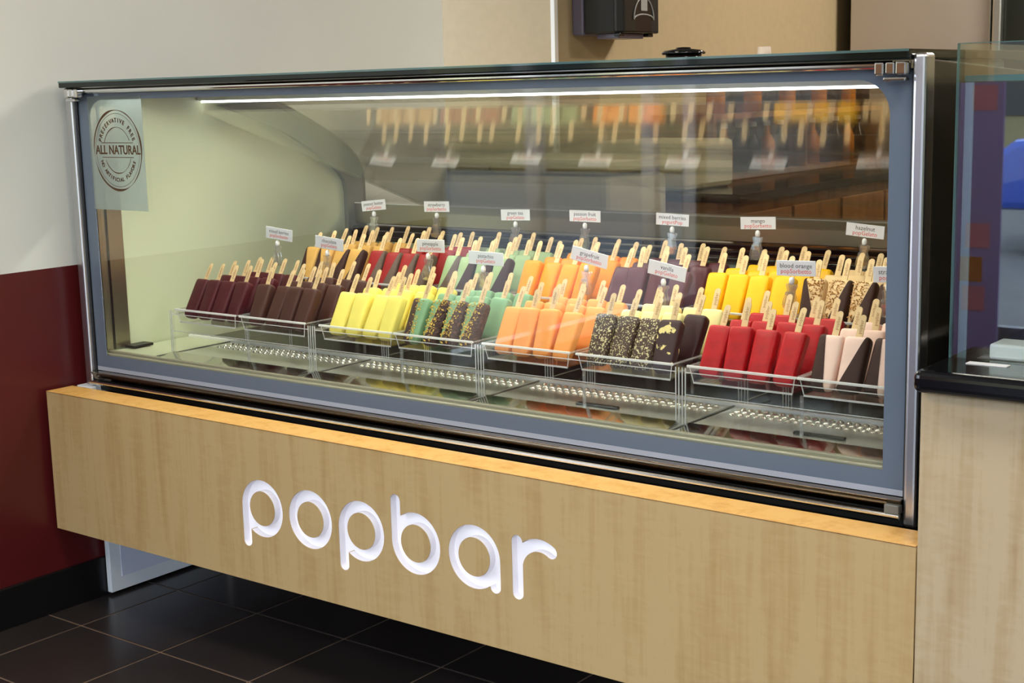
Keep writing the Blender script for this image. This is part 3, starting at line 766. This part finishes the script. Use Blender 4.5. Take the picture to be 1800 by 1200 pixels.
# ------------------------------------------------------------------ flavour signs
def clip_outline():
    half = [(.0095, 0), (.0125, .006), (.0130, .014), (.0115, .024), (.0075, .034), (.0070, .038), (.0105, .046), (.0100, .050)]
    return half+[(-x, z) for x, z in half][::-1]
CLIP_F = MB().prism(clip_outline(), 1, -.0065, -.0035).mesh('clip_jaw', 'clip', bevel=.0008, seg=1)
CLIP_B = MB().prism(clip_outline(), 1, .0035, .0065).mesh('clip_jaw', 'clip', bevel=.0008, seg=1)
PIVOT = MB().tube((-.007, 0, .030), (.007, 0, .030), .0034, 10).mesh('clip_spring', 'clip', smooth=False)
BALL = MB().lathe([(0, -.008), (.0035, -.0072), (.0052, -.004), (.0056, 0), (.0050, .004), (.0030, .0070), (0, .0080)], 0, 0, 0, 16).mesh('swivel_knob', 'ball_white', smooth=True)
def sign(n, brand, c, wd, ht, rolld, ball, tier):
    c = Vector(c); ball = Vector(ball)
    lab = 'white flavour card reading %s on a clear clip, %s tier' % (n, tier)
    cl = Vector((ball[0]-.006, ball[1], ball[2]-.056))
    t = thing('flavour_sign', lab, 'sign', cl, 'flavour signs clipped to the sticks')
    for me in (CLIP_F, CLIP_B):
        o = link('clip_jaw', me, t, True); o.rotation_euler = (0, math.radians(8), 0)
    o = link('clip_spring', PIVOT, t, True)
    o = link('swivel_knob', BALL, t, True); o.location = ball-cl
    MB().tube(ball-cl, c-cl-Vector((0, -.002, ht/2-.004)), .0015, 8).build('stem', 'clip', t, local=True)
    cd = link('card', MB().box(-wd/2, wd/2, -.0008, .0008, -ht/2, ht/2).mesh('card', 'card', bevel=.0004, seg=1), t, True)
    cd.location = c-cl; cd.rotation_euler = (0, -math.radians(rolld), 0)
    for txt, z, m, sz_ in ((n, .0045, 'ink', .0125), (brand, -.0062, 'ink_red', .0125)):
        me = text_mesh(txt, sz_, m, .0001, 2, spacing=1.02)
        wtxt = max(v.co.x for v in me.vertices)-min(v.co.x for v in me.vertices); k = min(1, wd*.86/wtxt)
        me.transform(Matrix.Translation((0, -.0010, z)) @ Matrix.Diagonal((k, 1, 1, 1)).to_4x4() @ Matrix.Rotation(PI/2, 4, 'X'))
        link('lettering', me, cd, True)
S_F = [('mixed berries', 'popSorbetto', .376, .940, -4.8, .095), ('chocolate', 'popGelato', .553, .924, -4.3, .096), ('pineapple', 'popSorbetto', .883, .933, .6, .085), ('pistachio', 'popGelato', 1.047, .912, -.8, .100),
       ('grapefruit', 'popSorbetto', 1.331, .929, -10.8, .094), ('vanilla', 'popGelato', 1.524, .911, -9.6, .091), ('blood orange', 'popSorbetto', 1.815, .932, 1.5, .083), ('strawberry', 'popGelato', 2.012, .931, 2.5, .078)]
for n, b, x, z, rl, wd in S_F: sign(n, b, (x, .46, z), wd, .030, rl, (x-.010, .462, z-.025), 'front')
S_R = [('peanut butter', 'popGelato', .455, .994, 5.5, .086), ('strawberry', 'popSorbetto', .674, .997, 1.5, .084), ('green tea', 'popGelato', .927, .984, 1.7, .089), ('passion fruit', 'popSorbetto', 1.134, .988, 0, .089),
       ('mixed berries', 'yogurtPop', 1.374, .988, -1.6, .086), ('mango', 'popSorbetto', 1.59, .988, 1.9, .085), ('hazelnut', 'popGelato', 1.837, .981, -4.5, .084)]
for n, b, x, z, rl, wd in S_R: sign(n, b, (x, .73, z), wd, .027, rl, (x-.002, .732, z-.0235), 'rear')

# ------------------------------------------------------------------ things behind the case
dp = thing('towel_dispenser', 'black paper towel dispenser on the beige wall above the case', 'dispenser', (.24, 2.24, 1.465))
MB().prism([(.141, 2.103), (.19, 2.103), (.19, 2.385), (.141, 2.385)], 2, 1.466, 1.86).build('wall_housing', 'disp_side', dp, bevel=.008)
cv = [(.19, 2.105)]+[(.19+.125*math.sin(a), 2.105+.012*math.sin(a)) for a in (.4, .9, 1.3)]+[(.335, 2.14), (.342, 2.20), (.342, 2.30), (.335, 2.36), (.31, 2.385), (.19, 2.385)]
MB().prism(cv, 2, 1.470, 1.86).build('cover', 'disp_black', dp, bevel=.006)
B(.22, .31, 2.14, 2.30, 1.452, 1.470).build('towel_slot', 'disp_side', dp, bevel=.003)
for y in (2.125, 2.31): B(.30, .325, y, y+.03, 1.458, 1.470).build('latch', 'disp_black', dp, bevel=.003)
em = MB()
pts = [(2.18+.055*math.cos(a)*1.15, 1.515+.075*math.sin(a)) for a in [PI*i/14 for i in range(15)]]
for k in range(14):
    (a0, b0), (a1, b1) = pts[k], pts[k+1]; em.tube((.3435, a0+.07, b0), (.3435, a1+.07, b1), .0028, 6)
low = [(2.18+.063*math.cos(PI*i/10), 1.515+.018*math.sin(PI*i/10)) for i in range(11)]
for k in range(10):
    (a0, b0), (a1, b1) = low[k], low[k+1]; em.tube((.3435, a0+.07, b0), (.3435, a1+.07, b1), .0028, 6)
em.box(.3425, .3440, 2.232, 2.272, 1.545, 1.615).prism([(2.232, 1.615), (2.272, 1.615), (2.252, 1.632)], 0, .3425, .3440)
em.build('emblem', 'emblem', dp)

fr = thing('steel_refrigerator', 'brushed stainless steel refrigerator in the back room', 'refrigerator', (.55, 4.55, 0))
B(.222, 1.25, 4.24, 4.95, .08, 2.0).build('body', 'steel_dark', fr)
B(.222, .868, 4.20, 4.238, .12, 1.98).build('door', 'steel_fridge', fr, bevel=.006)
B(.895, 1.25, 4.20, 4.238, .12, 1.98).build('door', 'steel_dark', fr, bevel=.006)
d2 = B(.885, .925, 4.165, 4.20, .5, 1.9).build('handle', 'alu', fr, bevel=.008)
dr = thing('dark_cabinet', 'dark brown cabinet beside the steel refrigerator', 'cabinet', (1.6, 4.5, 0))
B(1.26, 2.2, 4.25, 4.95, 0, 2.0).build('body', 'brown_wood', dr)

bc = thing('back_counter', 'brown wooden back counter seen through the rear glass', 'counter', (.45, 3.1, 0))
B(.145, .75, 2.14, 4.15, 0, .90).build('cabinet', 'brown_wood', bc)
B(.141, .78, 2.13, 4.16, .90, .93).build('worktop', 'black_gloss', bc, bevel=.004)
for k in range(5): B(.751, .768, 2.16+.4*k, 2.54+.4*k, .10, .86).build('door', 'brown_wood', bc, bevel=.004)
sh = thing('bottle_shelf', 'dark shelf of bottles on the back counter', 'shelf', (.3, 3.1, .93))
for z in (.931, 1.16): B(.145, .42, 2.6, 4.12, z, z+.02).build('board', 'brown_wood', sh)
for y in (2.6, 3.35, 4.10): B(.145, .42, y, y+.02, .951, 1.16).build('upright', 'brown_wood', sh)
tag(B(.16, .55, 2.18, 2.52, .931, 1.10).build('white_tub', 'ice_white', bevel=.02), 'white plastic tub on the back counter', 'tub')
wc = thing('chest_freezer', 'off white chest freezer against the beige wall behind the case', 'freezer', (.1, 1.8, 0))
B(-.45, .60, 1.62, 1.98, .02, 1.02).build('cabinet', 'ice_white', wc, bevel=.02)
B(-.46, .61, 1.61, 1.985, 1.022, 1.07).build('lid', 'ice_white', wc, bevel=.012)
B(.0, .16, 1.595, 1.61, 1.03, 1.05).build('handle', 'alu', wc, bevel=.004)
def bottle(x, y, z, h, rad, m, cap, label):
    t = thing('bottle', label, 'bottle', (x, y, z), 'bottles behind the case')
    MB().lathe([(0, 0), (rad, 0), (rad, h*.55), (rad*.4, h*.75), (rad*.36, h*.92), (0, h*.92)], x, y, z, 16).build('body', m, t, smooth=True)
    MB().lathe([(rad*.42, h*.90), (rad*.42, h), (0, h)], x, y, z, 12).build('cap', cap, t)
W = 'first second third fourth fifth sixth seventh eighth ninth tenth eleventh twelfth'.split()
for k in range(12):
    bottle(.36, (2.67+.115*k if k < 6 else 3.42+.115*(k-6)), .952, .19, .033, ['bottle_dark', 'amber', 'bottle_dark'][k % 3], 'card' if k % 2 else 'alu', '%s bottle from the left on the lower back shelf' % W[k])
for k in range(10):
    bottle(.36, 2.72+.145*k, 1.181, .20, .036, ['amber', 'bottle_dark', 'amber', 'bottle_dark'][k % 4], 'card', '%s bottle from the left on the upper back shelf' % W[k])

# ------------------------------------------------------------------ street side: banner and parked car
bn = thing('purple_banner', 'purple banner stand by the shop window behind the viewer', 'banner', (.84, -4.0, 0))
B(.74, .945, -4.02, -4.01, .05, 1.27).build('sheet', 'purple', bn)
B(.70, .98, -4.08, -3.95, 0, .05).build('foot', 'alu', bn, bevel=.005)
for k, (z, m) in enumerate(((.75, 'amber'), (.62, 'pink'), (.9, 'pink'), (1.5, 'pink'))): B(.77+.012*k, .87+.015*k, -4.009, -4.008, z-.35, z-.24).build('print', m, bn)
car = thing('blue_car', 'blue parked car on the street outside', 'car', (1.35, -9.5, -.05))
pf = [(-2.1, .35), (-2.15, .7), (-1.9, .88), (-1.0, .98), (-.45, 1.42), (.75, 1.45), (1.35, 1.02), (2.05, .92), (2.15, .55), (2.1, .35)]
pb_ = MB().prism([(x+1.35, z-.05) for x, z in pf], 1, -10.35, -8.65).build('body', 'car_blue', car, bevel=.06)
gl = [(-.85, 1.0), (-.40, 1.38), (.70, 1.40), (1.15, 1.02)]
MB().prism([(x+1.35, z-.05) for x, z in gl], 1, -10.36, -8.64).build('side_glass', 'car_glass', car)
for x in (-1.35, 1.35):
    for y in (-10.33, -8.86): MB().tube((x+1.35, y, .27), (x+1.35, y+.20, .27), .32, 24).build('wheel', 'rubber', car)
